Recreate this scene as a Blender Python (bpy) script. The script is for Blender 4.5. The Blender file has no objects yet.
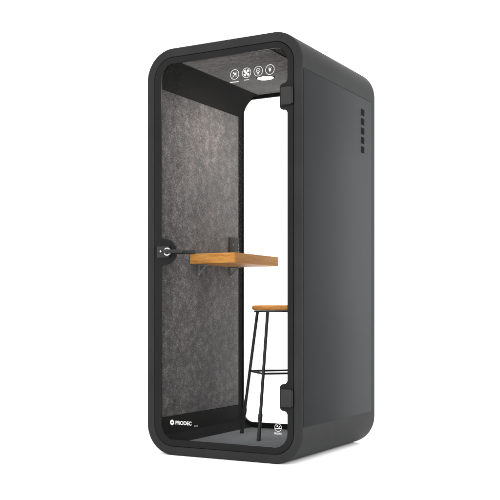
import bpy, bmesh, math, random
from mathutils import Vector, Matrix
R = math.radians
PI = math.pi
scene = bpy.context.scene
COL = scene.collection
W, D, H = 0.99, 1.02, 2.30

# ------------------------------------------------------------------ materials
def mat(name, col, rough=.5, metal=0, spec=.5, coat=0):
    m = bpy.data.materials.new(name); m.use_nodes = True
    b = m.node_tree.nodes['Principled BSDF']
    b.inputs['Base Color'].default_value = (*col, 1)
    b.inputs['Roughness'].default_value = rough
    b.inputs['Metallic'].default_value = metal
    b.inputs['Specular IOR Level'].default_value = spec
    b.inputs['Coat Weight'].default_value = coat
    return m, m.node_tree, b
def N(nt, t, **k):
    n = nt.nodes.new(t)
    for a, v in k.items(): setattr(n, a, v)
    return n
def ramp(nt, fac, stops):
    r = N(nt, 'ShaderNodeValToRGB'); e = r.color_ramp.elements
    while len(e) < len(stops): e.new(.5)
    for i, (p, c) in enumerate(stops):
        e[i].position = p; e[i].color = (*c, 1)
    nt.links.new(fac, r.inputs['Fac']); return r.outputs['Color']
def noise(nt, scale, detail=3, rough=.55, stretch=None):
    tc = N(nt, 'ShaderNodeTexCoord'); v = tc.outputs['Object']
    if stretch:
        mp = N(nt, 'ShaderNodeMapping'); mp.inputs['Scale'].default_value = stretch
        nt.links.new(v, mp.inputs['Vector']); v = mp.outputs['Vector']
    n = N(nt, 'ShaderNodeTexNoise'); n.inputs['Scale'].default_value = scale
    n.inputs['Detail'].default_value = detail; n.inputs['Roughness'].default_value = rough
    nt.links.new(v, n.inputs['Vector']); return n.outputs['Fac']
def mixc(nt, f, a, b, mode='MIX'):
    m = N(nt, 'ShaderNodeMix', data_type='RGBA', blend_type=mode)
    for s, v in ((0, f), (6, a), (7, b)):
        if hasattr(v, 'links'): nt.links.new(v, m.inputs[s])
        else: m.inputs[s].default_value = v if s == 0 else (*v, 1)
    return m.outputs[2]
def bump(nt, b, h, strength, dist):
    n = N(nt, 'ShaderNodeBump'); n.inputs['Strength'].default_value = strength
    n.inputs['Distance'].default_value = dist
    nt.links.new(h, n.inputs['Height']); nt.links.new(n.outputs['Normal'], b.inputs['Normal'])

def powder(name, col, rough, spec, var=.12, grain=True):
    m, nt, b = mat(name, col, rough, 0, spec)
    big = noise(nt, 3.5, 3); hi = tuple(c*(1+var) for c in col); lo = tuple(c*(1-var) for c in col)
    nt.links.new(ramp(nt, big, [(.3, lo), (.7, hi)]), b.inputs['Base Color'])
    if grain: bump(nt, b, noise(nt, 700, 2), .06, .0005)
    return m
M = {}
M['shell']  = powder('graphite_powder_coat', (.0155, .0157, .0156), .52, .030)
M['panel']  = powder('graphite_steel_panel', (.0086, .0096, .0104), .46, .040, .05)
M['black']  = powder('black_lining', (.0085, .0085, .0082), .8, .03, .12, False)
M['frit']   = powder('black_enamel', (.0064, .0064, .0066), .42, .06, .12, False)
M['rubber'] = powder('black_gasket', (.004, .004, .004), .8, .1)
M['iron']   = powder('black_steel', (.010, .011, .011), .45, .2)
M['handle'] = powder('dark_handle', (.010, .010, .0105), .36, .16)
M['vent']   = powder('vent_black', (.0062, .0066, .007), .9, .02, .1, False)
M['chrome'] = mat('chrome', (.42, .42, .43), .28, 1)[0]
M['zinc']   = powder('zinc_grey', (.10, .10, .105), .4, .3)
M['plastic']= powder('grey_plastic', (.030, .0288, .0288), .6, .06)
M['white']  = mat('white_print', (.36, .36, .36), .6, 0, .1)[0]
M['trim']   = powder('grey_trim', (.050, .050, .049), .6, .1)

def felt(name, lo, mid, hi, stretch=None, blotch=True):
    m, nt, b = mat(name, mid, .95, 0, .08)
    n1 = noise(nt, 190, 2, .6, stretch)
    c = ramp(nt, n1, [(.30, lo), (.50, mid), (.70, hi)])
    n2 = noise(nt, 22, 6, .75, stretch)
    c = mixc(nt, 1.0 if blotch else .8, c, ramp(nt, n2, [(.33, (.56,)*3), (.5, (.92,)*3), (.64, (1.55, 1.52, 1.50))]), 'MULTIPLY')
    n3 = noise(nt, 5, 3, .6, stretch)
    c = mixc(nt, 1.0 if blotch else .3, c, ramp(nt, n3, [(.32, (.80, .81, .82)), (.66, (1.2, 1.165, 1.155))]), 'MULTIPLY')
    nt.links.new(c, b.inputs['Base Color'])
    b.inputs['Sheen Weight'].default_value = .15
    bump(nt, b, n1, .5, .002)
    return m
M['felt']   = felt('grey_felt', (.021, .0196, .0193), (.055, .0520, .0518), (.136, .129, .127))
M['cfelt']  = felt('ceiling_felt', (.014, .0125, .012), (.040, .036, .0345), (.105, .097, .093), (.18, .8, 1), False)
M['carpet'] = felt('grey_carpet', (.009, .0102, .012), (.026, .030, .0335), (.080, .088, .097), None, False)

def wood(name, a, b_, c_, axis):
    m, nt, b = mat(name, b_, .55, 0, .12)
    st = (1.4, 26, 26) if axis == 'x' else (3.5, 1.6, 30)
    n1 = noise(nt, 2.2, 5, .6, st)
    n2 = noise(nt, 9, 4, .6, st)
    c = ramp(nt, n1, [(.3, a), (.52, b_), (.75, c_)])
    c = mixc(nt, .35, c, ramp(nt, n2, [(.35, (.62, .55, .45)), (.6, (1, 1, 1))]), 'MULTIPLY')
    nt.links.new(c, b.inputs['Base Color']); bump(nt, b, n2, .12, .001)
    return m
M['wood']  = wood('honey_oak_length', (.27, .108, .020), (.38, .175, .038), (.47, .24, .066), 'y')
M['wood2'] = wood('honey_oak_seat', (.29, .11, .022), (.42, .19, .042), (.52, .27, .075), 'x')

g = bpy.data.materials.new('clear_glass'); g.use_nodes = True; nt = g.node_tree; nt.nodes.clear()
o = N(nt, 'ShaderNodeOutputMaterial'); mx = N(nt, 'ShaderNodeMixShader'); fr = N(nt, 'ShaderNodeFresnel')
fr.inputs['IOR'].default_value = 1.06
t = N(nt, 'ShaderNodeBsdfTransparent'); gl = N(nt, 'ShaderNodeBsdfGlossy'); gl.inputs['Roughness'].default_value = .02
nt.links.new(fr.outputs[0], mx.inputs[0]); nt.links.new(t.outputs[0], mx.inputs[1])
nt.links.new(gl.outputs[0], mx.inputs[2]); nt.links.new(mx.outputs[0], o.inputs[0])
M['glass'] = g
m, nt, b = mat('lit_diffuser', (.9, .9, .88), .5)
b.inputs['Emission Color'].default_value = (1, .95, .88, 1); b.inputs['Emission Strength'].default_value = 6
M['lit'] = m
m, nt, b = mat('white_studio_floor', (.93, .93, .93), .9, 0, .0)
nt.links.new(ramp(nt, noise(nt, 2, 3), [(.3, (.925,)*3), (.7, (.935,)*3)]), b.inputs['Base Color'])
M['floor'] = m

# ------------------------------------------------------------------ helpers
def link(name, me, material, parent=None, smooth=True):
    o = bpy.data.objects.new(name, me); COL.objects.link(o)
    if material:
        me.materials.clear(); me.materials.append(material)
    if smooth:
        me.polygons.foreach_set('use_smooth', [True]*len(me.polygons))
        try: me.set_sharp_from_angle(angle=R(35))
        except Exception: pass
    if parent: o.parent = parent
    return o
def obj(name, bm, material, parent=None, smooth=True):
    bmesh.ops.recalc_face_normals(bm, faces=bm.faces)
    me = bpy.data.meshes.new(name); bm.to_mesh(me); bm.free()
    return link(name, me, material, parent, smooth)
def add_box(bm, x0, x1, y0, y1, z0, z1, bev=0, seg=2):
    r = bmesh.ops.create_cube(bm, size=1)
    vs = r['verts']
    for v in vs:
        v.co = Vector(((x0+x1)/2+v.co.x*(x1-x0), (y0+y1)/2+v.co.y*(y1-y0), (z0+z1)/2+v.co.z*(z1-z0)))
    if bev:
        es = list({e for v in vs for e in v.link_edges})
        bmesh.ops.bevel(bm, geom=es, offset=bev, segments=seg, profile=.5, affect='EDGES', clamp_overlap=True)
    return bm
def box(*a, **k): return add_box(bmesh.new(), *a, **k)
def add_tube(bm, pts, rad, n=16):
    """round bar along a list of points, radius a number or one per point"""
    pts = [Vector(p) for p in pts]; rads = rad if isinstance(rad, (list, tuple)) else [rad]*len(pts)
    rings = []
    up = None
    for i, p in enumerate(pts):
        d = (pts[min(i+1, len(pts)-1)]-pts[max(i-1, 0)]).normalized()
        if up is None:
            up = Vector((0, 0, 1)) if abs(d.z) < .9 else Vector((1, 0, 0))
        u = d.cross(up).normalized(); w = u.cross(d).normalized(); up = w
        rings.append([bm.verts.new(p+(u*math.cos(2*PI*k/n)+w*math.sin(2*PI*k/n))*rads[i]) for k in range(n)])
    for a, b in zip(rings, rings[1:]):
        for k in range(n): bm.faces.new((a[k], a[(k+1) % n], b[(k+1) % n], b[k]))
    bm.faces.new(rings[0][::-1]); bm.faces.new(rings[-1])
    return bm
def add_lathe(bm, prof, centre, axis='z', n=64):
    """closed solid of revolution from (radius, height) pairs"""
    c = Vector(centre); rings = []
    for r, h in prof:
        ring = []
        for k in range(n):
            a = 2*PI*k/n; p = Vector((r*math.cos(a), r*math.sin(a), h))
            if axis == 'y': p = Vector((p.x, h, p.y))
            ring.append(bm.verts.new(c+p))
        rings.append(ring)
    for a, b in zip(rings, rings[1:]):
        for k in range(n): bm.faces.new((a[k], a[(k+1) % n], b[(k+1) % n], b[k]))
    bm.faces.new(rings[0][::-1]); bm.faces.new(rings[-1])
    return bm
def rr(x0, x1, z0, z1, rb, rt, n=20):
    """rounded rectangle, anticlockwise, from bottom right; rb, rt the lower and upper corner radii"""
    P = []
    for cx, cz, r, a0 in ((x1-rb, z0+rb, rb, -90), (x1-rt, z1-rt, rt, 0), (x0+rt, z1-rt, rt, 90), (x0+rb, z0+rb, rb, 180)):
        for k in range(n+1):
            a = R(a0+90*k/n); P.append((cx+r*math.cos(a), cz+r*math.sin(a)))
    return P
def loft(loops, closed=True):
    """loops: list of (outline, y); each joined to the next, last to first when closed"""
    bm = bmesh.new()
    rings = [[bm.verts.new((x, y, z)) for x, z in P] for P, y in loops]
    prs = list(zip(rings, rings[1:])) + ([(rings[-1], rings[0])] if closed else [])
    for a, b in prs:
        n = len(a)
        for k in range(n): bm.faces.new((a[k], a[(k+1) % n], b[(k+1) % n], b[k]))
    if not closed:
        bm.faces.new(rings[0][::-1]); bm.faces.new(rings[-1])
    return bm
def fill_curve(outlines, half, bevel=0, res=2):
    """flat plate in the XZ plane with holes, facing -Y"""
    cu = bpy.data.curves.new('tmp', 'CURVE'); cu.dimensions = '2D'; cu.fill_mode = 'BOTH'
    cu.extrude = half; cu.bevel_depth = bevel; cu.bevel_resolution = res; cu.offset = -bevel
    for P in outlines:
        s = cu.splines.new('POLY'); s.points.add(len(P)-1)
        for i, (x, z) in enumerate(P): s.points[i].co = (x, z, 0, 1)
        s.use_cyclic_u = True
    return curve_mesh(cu)
def curve_mesh(cu):
    o = bpy.data.objects.new('tmp', cu); COL.objects.link(o)
    bpy.context.view_layer.update()
    me = bpy.data.meshes.new_from_object(o.evaluated_get(bpy.context.evaluated_depsgraph_get()))
    bpy.data.objects.remove(o); bpy.data.curves.remove(cu)
    me.transform(Matrix.Rotation(R(90), 4, 'X'))
    return me
def plate(name, outlines, y, half, m, parent, bevel=0):
    me = fill_curve(outlines, half, bevel); me.transform(Matrix.Translation((0, y, 0)))
    return link(name, me, m, parent)
def text(name, s, x, z, size, y, m, parent, bold=0, sx=1, align='LEFT'):
    cu = bpy.data.curves.new('tmp', 'FONT'); cu.body = s; cu.size = size; cu.offset = bold; cu.extrude = .0002
    cu.align_x = align
    me = curve_mesh(cu); me.transform(Matrix.Translation((x, y, z)) @ Matrix.Diagonal((sx, 1, 1, 1)))
    return link(name, me, m, parent)
def circ(cx, cz, r, n=40, a0=0, a1=360, sx=1):
    k = n if a1-a0 >= 360 else n+1
    return [(cx+sx*r*math.cos(R(a0+(a1-a0)*i/n)), cz+r*math.sin(R(a0+(a1-a0)*i/n))) for i in range(k)]
def stroke(pts, w):
    """outline of a polyline of width w"""
    L, Rr = [], []
    for i, p in enumerate(pts):
        a = pts[max(i-1, 0)]; b = pts[min(i+1, len(pts)-1)]
        dx, dz = b[0]-a[0], b[1]-a[1]; l = math.hypot(dx, dz) or 1
        nx, nz = -dz/l*w/2, dx/l*w/2
        L.append((p[0]+nx, p[1]+nz)); Rr.append((p[0]-nx, p[1]-nz))
    return L+Rr[::-1]
def join_plates(name, groups, y, half, m, parent):
    bm = bmesh.new()
    for i, outl in enumerate(groups):
        me = fill_curve(outl, half); me.transform(Matrix.Translation((0, y-.00003*i, 0)))
        bm.from_mesh(me); bpy.data.meshes.remove(me)
    me = bpy.data.meshes.new(name); bm.to_mesh(me); bm.free()
    return link(name, me, m, parent, False)
def thing(name, label, cat, loc=(0, 0, 0), rz=0):
    o = bpy.data.objects.new(name, None); COL.objects.link(o)
    o.location = loc; o.rotation_euler = (0, 0, rz); o['label'] = label; o['category'] = cat
    return o

# ------------------------------------------------------------------ floor
bm = bmesh.new()
bmesh.ops.create_circle(bm, cap_ends=True, segments=96, radius=60)
fl = obj('floor', bm, M['floor'], None, False); fl['kind'] = 'structure'

# ------------------------------------------------------------------ the booth
booth = thing('phone_booth', 'tall dark grey office booth with rounded corners, glass door and felt lined walls', 'phone booth')
RO = .172
def ins(i, rb=None, rt=None): return rr(i, W-i, i, H-i, max(RO-i, .02) if rb is None else rb, max(RO-i, .02) if rt is None else rt)
L = [(ins(.050), .055), (ins(.050), .0025), (ins(.0485), .0)]
B = .010
for k in range(0, 9):
    a = R(90*k/8); L.append((ins(B-B*math.sin(a)), B-B*math.cos(a)))
for k in range(0, 9):
    a = R(90*k/8); L.append((ins(B-B*math.cos(a)), D-B+B*math.sin(a)))
L += [(ins(.0485), D), (ins(.050), D-.0025), (ins(.050), D-.055)]
obj('shell', loft(L), M['shell'], booth)

# inner lining, a tube inside the shell
IX, IZ0, IZ1 = .075, .054, 2.225
out = rr(.051, W-.051, .051, H-.051, .15, .15)
inn = rr(IX, W-IX, IZ0, IZ1, .012, .14)
obj('lining', loft([(out, .02), (inn, .02), (inn, D-.03), (out, D-.03)]), M['black'], booth)

# felt walls, ceiling, carpet
for s in (0, 1):
    x0, x1 = (IX-.002, IX+.008) if s == 0 else (W-IX-.008, W-IX+.002)
    obj('felt_panel', box(x0, x1,   .032, .912, .2065, 2.084, .002), M['felt'], booth)
    xa, xb = (IX-.002, IX+.011) if s == 0 else (W-IX-.011, W-IX+.002)
    obj('skirting_board', box(xa, xb, .032, .912, .062, .2045, .003), M['black'], booth)
obj('ceiling_panel', box(.212, W-.075-.137, .032, .945, IZ1-.006, IZ1+.004, .001), M['cfelt'], booth)
obj('carpet', box(.124, W-.124, .032, .955, .05, .0585, .002), M['carpet'], booth)

for x0, x1 in ((IX+.0105, .1238), (W-.1238, W-IX-.0105)):
    obj('floor_trim', box(x0, x1, .032, .945, .050, .0565, .001), M['trim'], booth)
# ceiling light
lightp = obj('ceiling_light', add_lathe(bmesh.new(), [(.050, .008), (.062, .008), (.062, .001), (.059, -.003), (.0535, -.003), (.0525, .002), (.050, .002)], (.4687, .564, IZ1-.006)), M['black'], booth)
obj('light_diffuser', add_lathe(bmesh.new(), [(.040, .001), (.0525, .001), (.0522, -.0035), (.047, -.006)], (.4687, .564, IZ1-.006)), M['lit'], lightp)

for o in (lightp, lightp.children[0] if lightp.children else bpy.data.objects['light_diffuser']):    # an oval fitting
    for v in o.data.vertices: v.co.y = .564+(v.co.y-.564)*.74
# outer side panels with shadow gap and vents
for s in (1, 0):
    X = lambda v: (W+v) if s else (-v)
    def bx2(v0, v1, *r, **k):
        a, b = sorted((X(v0), X(v1))); return box(a, b, *r, **k)
    pn = obj('side_panel', bx2(-.004, .0030, .0125, .955, .204, 2.087, .0015), M['panel'], booth)
    gm = bmesh.new()
    for y0, y1, z0, z1 in ((.022, .9585, 2.0873, 2.0915), (.9555, .9620, .2035, 2.0905)):
        a, b = sorted((X(-.003), X(.0006))); add_box(gm, a, b, y0, y1, z0, z1)
    obj('gasket', gm, M['rubber'], pn)
    for k in range(5):
        zt = 2.022-k*.0557
        vb = bmesh.new(); a, b = sorted((X(-.002), X(.0034)))
        add_box(vb, a, b, .789, .842, zt-.0405, zt, .0012)
        for j in range(4):
            zz = zt-.0055-j*.0083
            a, b = sorted((X(.003), X(.0042))); add_box(vb, a, b, .792, .839, zz-.0042, zz, .0008)
        obj('air_vent', vb, M['vent'], booth)

# ---- glass door with black printed border
door = obj('glass_door', loft([(ins(.0545), .005), (ins(.0545), .011)], False), M['glass'], booth)
bi0, bi1, bz0, bz1, br = .0965, .9005, .089, 2.213, .078
def arc(cx, cz, r, a0, a1, n=10): return [(cx+r*math.cos(R(a0+(a1-a0)*i/n)), cz+r*math.sin(R(a0+(a1-a0)*i/n))) for i in range(n+1)]
inner = []
inner += arc(bi1-br, bz0+br, br, -90, 0, 16)
def notch_right(za, zb, xl, r=.022):
    P = []
    P += arc(bi1-r, za-r, r, 0, 90)              # leave the border, turn inwards
    P += arc(xl+r, za+r, r, 270, 180)            # lower outer corner of the bump
    P += arc(xl+r, zb-r, r, 180, 90)
    P += arc(bi1-r, zb+r, r, 270, 360)
    return P
inner += notch_right(.285, .428, .8555)
inner += notch_right(1.880, 2.020, .8555)
inner += arc(bi1-br, bz1-br, br, 0, 90, 16)
inner += arc(bi0+br, bz1-br, br, 90, 180, 16)
hz, hr, fr_ = 1.150, .072, .020
inner += arc(bi0+fr_, hz+hr+fr_, fr_, 180, 270)
inner += arc(.200-hr, hz, hr, 90, -90, 24)
inner += arc(bi0+fr_, hz-hr-fr_, fr_, 90, 180)
inner += arc(bi0+br, bz0+br, br, 180, 270, 16)
plate('door_border', [ins(.0535), inner], .0075, .0050, M['frit'], door)
# hinges
for z0, z1 in ((1.902, 1.998), (.306, .402)):
    hb = box(.866, .930, -.013, .0015, z0, z1, .007, 5)
    hg = obj('hinge', hb, M['handle'], door)
    hk = bmesh.new(); add_tube(hk, [(.9335, -.006, z0+.006), (.9335, -.006, z1-.006)], .0045, 20)
    obj('hinge_knuckle', hk, M['handle'], hg)
# handle: plate, chrome rose, lever outside and inside
hd = obj('door_handle', box(.074, .158, -.009, .0015, hz-.033, hz+.033, .004), M['handle'], door)
bm = bmesh.new()
cx = .150
add_lathe(bm, [(.0150, -.015), (.0225, -.015), (.0245, -.011), (.0245, .0), (.0150, .0)], (cx, -.004, hz), 'y', 48)
obj('rose_ring', bm, M['chrome'], hd)
bm = bmesh.new(); add_lathe(bm, [(.0150, -.0175), (.0165, -.016), (.0165, .0)], (cx, -.004, hz), 'y', 40)
obj('rose', bm, M['handle'], hd)
bm = bmesh.new(); add_lathe(bm, [(.0038, -.013), (.0055, -.013), (.0055, .0), (.0038, .0)], (.108, -.008, hz+.003), 'y', 24)
obj('lock_pin', bm, M['chrome'], hd)
def lever(y, x0, x1):
    bm = bmesh.new(); s = -1 if y < 0 else 1
    y0 = -.02 if y < 0 else .02
    add_tube(bm, [(x0, y0, hz), (x0, y*.72, hz), (x0+.004, y*.93, hz), (x0+.016, y, hz), (x0+.04, y, hz-.0005), (x1-.012, y, hz-.003), (x1-.003, y, hz-.0032), (x1, y, hz-.0032)],
             [.0105, .0105, .0115, .012, .0112, .0108, .0100, .007], 20)
    return bm
obj('lever', lever(-.050, cx, .270), M['handle'], hd)
obj('lever', lever(.062, cx, .290), M['iron'], hd)
ip = obj('inner_plate', box(.108, .192, .0145, .022, hz-.033, hz+.033, .003), M['handle'], hd)

# printed marks on the door glass
PY = .0020
SX = .90
mk = []
def ring(cx, cz, r, w): return [circ(cx, cz, r, 48), circ(cx, cz, r-w, 48)]
zc = [0, 0, 0, 0]
cxs = [.5795, .6535, .7255, .7965]
cz0 = 2.102
r = .0275
# 1 sound symbol: slanted leg, upright and diagonal
c = cxs[0]
join_plates('printed_icon', [ring(c, cz0, r, .0026),
    [stroke([(c-.013, cz0-.014), (c+.0065, cz0+.007)], .0036)], [stroke([(c+.009, cz0-.015), (c+.009, cz0+.015)], .0034)],
    [circ(c-.0065, cz0+.0085, .0046, 20)],
    [stroke([(c-.0065, cz0+.0085), (c+.009, cz0-.004)], .003)],
    [stroke([(c-.029, cz0-.041), (c+.025, cz0-.041)], .0042)]], PY, .0003, M['white'], door)
# 2 fan with four blades
c = cxs[1]; bl = []
for q in range(4):
    a = 90*q+20
    P = [(0, 0)] + [(.0205*math.cos(R(a+t)), .0205*math.sin(R(a+t))) for t in range(0, 52, 6)] + [(.011*math.cos(R(a+62)), .011*math.sin(R(a+62)))]
    bl.append([[(c+x, cz0+z) for x, z in P]])
join_plates('printed_icon', [ring(c, cz0, r, .0024)]+bl+[[circ(c, cz0, .0045, 20)], [stroke([(c-.015, cz0-.038), (c+.015, cz0-.038)], .0032)]], PY, .0003, M['white'], door)
# 3 bulb
c = cxs[2]
join_plates('printed_icon', [ring(c, cz0, r, .0024), [circ(c, cz0+.004, .0125, 30), circ(c, cz0+.004, .0098, 30)],
    [stroke([(c-.006, cz0-.0105), (c+.006, cz0-.0105)], .003)], [stroke([(c-.005, cz0-.0155), (c+.005, cz0-.0155)], .003)],
    [stroke([(c-.005, cz0+.007), (c, cz0+.001), (c+.005, cz0+.007)], .0022)]], PY, .0003, M['white'], door)
# 4 lamp dot with short rays
c = cxs[3]
rays = [[stroke([(c+.0105*math.cos(R(a)), cz0+.0105*math.sin(R(a))), (c+.0155*math.cos(R(a)), cz0+.0155*math.sin(R(a)))], .0020)] for a in (45, 90, 135)]
join_plates('printed_icon', [ring(c, cz0, r, .0027), [circ(c, cz0, .0072, 24)], [stroke([(c, cz0), (c, cz0-.014)], .0038)]]+rays, PY, .0003, M['white'], door)
# maker's mark, bottom left
hx, hzz = .1715, .186
hexa = [(hx+.0165*.92*math.cos(R(30+60*k)), hzz+.0165*math.sin(R(30+60*k))) for k in range(6)]
join_plates('printed_logo', [[hexa, circ(hx, hzz, .0052, 20)]], PY, .0003, M['white'], door)
text('printed_lettering', 'PRODEC', .1935, .1765, .0285, PY, M['white'], door, .0009, .98)
text('printed_lettering', 'pod', .3180, .1710, .016, PY, M['zinc'], door, .0002)
# round emblem, bottom right
ex, ez = .8455, .1955
join_plates('printed_emblem', [[circ(ex, ez, .0215, 40), circ(ex, ez, .0190, 40)], [circ(ex-.004, ez+.0075, .0048, 20)], [stroke([(ex+.004, ez-.001), (ex+.0125, ez+.010)], .004)],
    [stroke([(ex-.017, ez-.004), (ex+.017, ez-.004)], .004)]], PY, .0003, M['white'], door)
text('printed_lettering', 'PRODEC', ex, .1595, .0138, PY, M['white'], door, .0003, .88, 'CENTER')

# ---- glass back wall
bw = obj('rear_window', loft([(ins(.0545), D-.034), (ins(.0545), D-.028)], False), M['glass'], booth)
plate('window_border', [ins(.0535), rr(.081, W-.081, .090, 2.203, .07, .07)], D-.033, .0065, M['frit'], bw)

# ---- table on the left felt wall
TX0, TX1, TY0, TY1, TZ0, TZ1 = .0835, .394, .326, .872, 1.099, 1.158
bm = bmesh.new()
r = .028
P = [(TX0, TY0)] + [(TX1-r+r*math.cos(R(a)), TY0+r+r*math.sin(R(a))) for a in range(-90, 1, 10)] + [(TX1, TY1), (TX0, TY1)]
lo = [bm.verts.new((x, y, TZ0)) for x, y in P]; hi = [bm.verts.new((x, y, TZ1)) for x, y in P]
bm.faces.new(lo[::-1]); bm.faces.new(hi)
for k in range(len(P)): bm.faces.new((lo[k], lo[(k+1) % len(P)], hi[(k+1) % len(P)], hi[k]))
es = [e for e in bm.edges if abs(e.verts[0].co.z-e.verts[1].co.z) < 1e-6]
bmesh.ops.bevel(bm, geom=es, offset=.0035, segments=3, profile=.5, affect='EDGES')
table = obj('table', bm, M['wood'], booth)
for yb in (.420, .805):
    bm = bmesh.new()
    add_box(bm, .0835, .0875, yb-.012, yb+.012, 1.036, 1.0965, .001)
    add_box(bm, .0880, .150, yb-.012, yb+.012, 1.0925, 1.0985, .001)
    add_tube(bm, [(.0875, yb, 1.043), (.138, yb, 1.0930)], .0045, 12)
    add_tube(bm, [(.0895, yb, 1.045), (.0895, yb, 1.085)], .0042, 12)
    obj('bracket', bm, M['zinc'], table)
# power outlet above the table
po = obj('power_outlet', box(.0815, .092, .782, .909, 1.178, 1.290, .003), M['plastic'], booth)
obj('outlet_slot', box(.0912, .0950, .785, .842, 1.181, 1.194, .001), M['rubber'], po)
for y, z in ((.826, 1.243), (.895, 1.243), (.895, 1.222), (.895, 1.200)):
    bm = bmesh.new(); bmesh.ops.create_uvsphere(bm, u_segments=12, v_segments=8, radius=.0032, matrix=Matrix.Translation((.0922, y, z)))
    obj('indicator_light', bm, M['white'], po)

# ------------------------------------------------------------------ bar stool
FZ = .0585
stool = thing('bar_stool', 'backless stool with round wooden seat and thin black legs inside the booth', 'bar stool', (.515, .655, FZ))
ST, SB = .792, .762
prof = [(.150, SB), (.161, SB+.003), (.166, SB+.010), (.166, SB+.020), (.163, SB+.026), (.156, ST), (.1, ST-.003), (.03, ST-.005)]
obj('seat', add_lathe(bmesh.new(), prof, (0, 0, 0), 'z', 72), M['wood2'], stool)
bm = bmesh.new()
add_lathe(bm, [(.142, SB-.012), (.154, SB-.012), (.154, SB-.001), (.142, SB-.001)], (0, 0, 0), 'z', 56)
obj('seat_ring', bm, M['iron'], stool)
RT, RF = .150, .262
def leg_at(k, z):
    a = PI/2*k; f = (SB-.006-z)/(SB-.006); r_ = RT+(RF-RT)*f
    return Vector((r_*math.cos(a), r_*math.sin(a), z))
for k in range(4):
    bm = bmesh.new()
    add_tube(bm, [leg_at(k, SB-.006), leg_at(k, .15)], .0098)
    lg = obj('leg', bm, M['iron'], stool)
    fb = bmesh.new()
    add_tube(fb, [leg_at(k, .160), leg_at(k, .152), leg_at(k, .122), leg_at(k, .114), leg_at(k, .1135), leg_at(k, .014)], [.0105, .0135, .0135, .0115, .0108, .0108])
    add_tube(fb, [leg_at(k, .014), leg_at(k, .0)], [.0125, .0125])
    obj('foot', fb, M['iron'], lg)
zf = .388
for k in range(4):
    bm = bmesh.new(); add_tube(bm, [leg_at(k, zf), leg_at((k+1) % 4, zf)], .0065, 12)
    obj('footrest', bm, M['iron'], stool)

# ------------------------------------------------------------------ world, lamps
w = bpy.data.worlds.new('World'); scene.world = w; w.use_nodes = True
nt = w.node_tree; bg = nt.nodes['Background']                 # white studio, brighter towards the right and above
tc = N(nt, 'ShaderNodeTexCoord'); dp = N(nt, 'ShaderNodeVectorMath', operation='DOT_PRODUCT')
dp.inputs[1].default_value = Vector((-.05, -.8, .35)).normalized()
nt.links.new(tc.outputs['Generated'], dp.inputs[0])
mr = N(nt, 'ShaderNodeMapRange'); mr.interpolation_type = 'SMOOTHSTEP'
mr.inputs['From Min'].default_value = -.6; mr.inputs['From Max'].default_value = 1
mr.inputs['To Min'].default_value = 2.2; mr.inputs['To Max'].default_value = 3.0
nt.links.new(dp.outputs['Value'], mr.inputs['Value']); nt.links.new(mr.outputs[0], bg.inputs['Strength'])
bg.inputs['Color'].default_value = (1, 1, 1, 1)
def area(name, loc, target, size, power, col=(1, 1, 1), sy=None):
    l = bpy.data.lights.new(name, 'AREA'); l.energy = power; l.color = col
    l.shape = 'RECTANGLE'; l.size = size; l.size_y = sy or size
    o = bpy.data.objects.new(name, l); COL.objects.link(o); o.location = loc
    o.rotation_euler = (Vector(target)-Vector(loc)).to_track_quat('-Z', 'Y').to_euler()
    return o
area('side_softbox', (3.3, 4.6, 1.75), (.99, .75, 1.25), 3.2, 48, (.93, .98, 1), 2.6)
area('edge_softbox', (5.2, -1.5, 1.6), (.99, .0, 1.2), .8, 170, (1, 1, 1), 2.8)
sp = bpy.data.lights.new('booth_lamp', 'AREA'); sp.shape = 'DISK'; sp.size = .09; sp.energy = 10; sp.color = (1, .93, .86)
so = bpy.data.objects.new('booth_lamp', sp); COL.objects.link(so); so.location = (.4687, .564, 2.207)

# ------------------------------------------------------------------ camera
cam = bpy.data.cameras.new('camera'); co = bpy.data.objects.new('camera', cam); COL.objects.link(co)
co.location = (3.187, -4.513, .804)
co.rotation_euler = (R(90), 0, math.atan2(.486, .8735))
cam.sensor_width = 36; cam.lens = 958/500*36; cam.shift_y = .126; cam.clip_end = 500
scene.camera = co
scene.view_settings.view_transform = 'Standard'; scene.view_settings.look = 'None'
scene.view_settings.exposure = 0; scene.view_settings.gamma = 1
scene.render.engine = 'CYCLES'
scene.cycles.caustics_reflective = False; scene.cycles.caustics_refractive = False
scene.cycles.max_bounces = 10; scene.cycles.transparent_max_bounces = 12
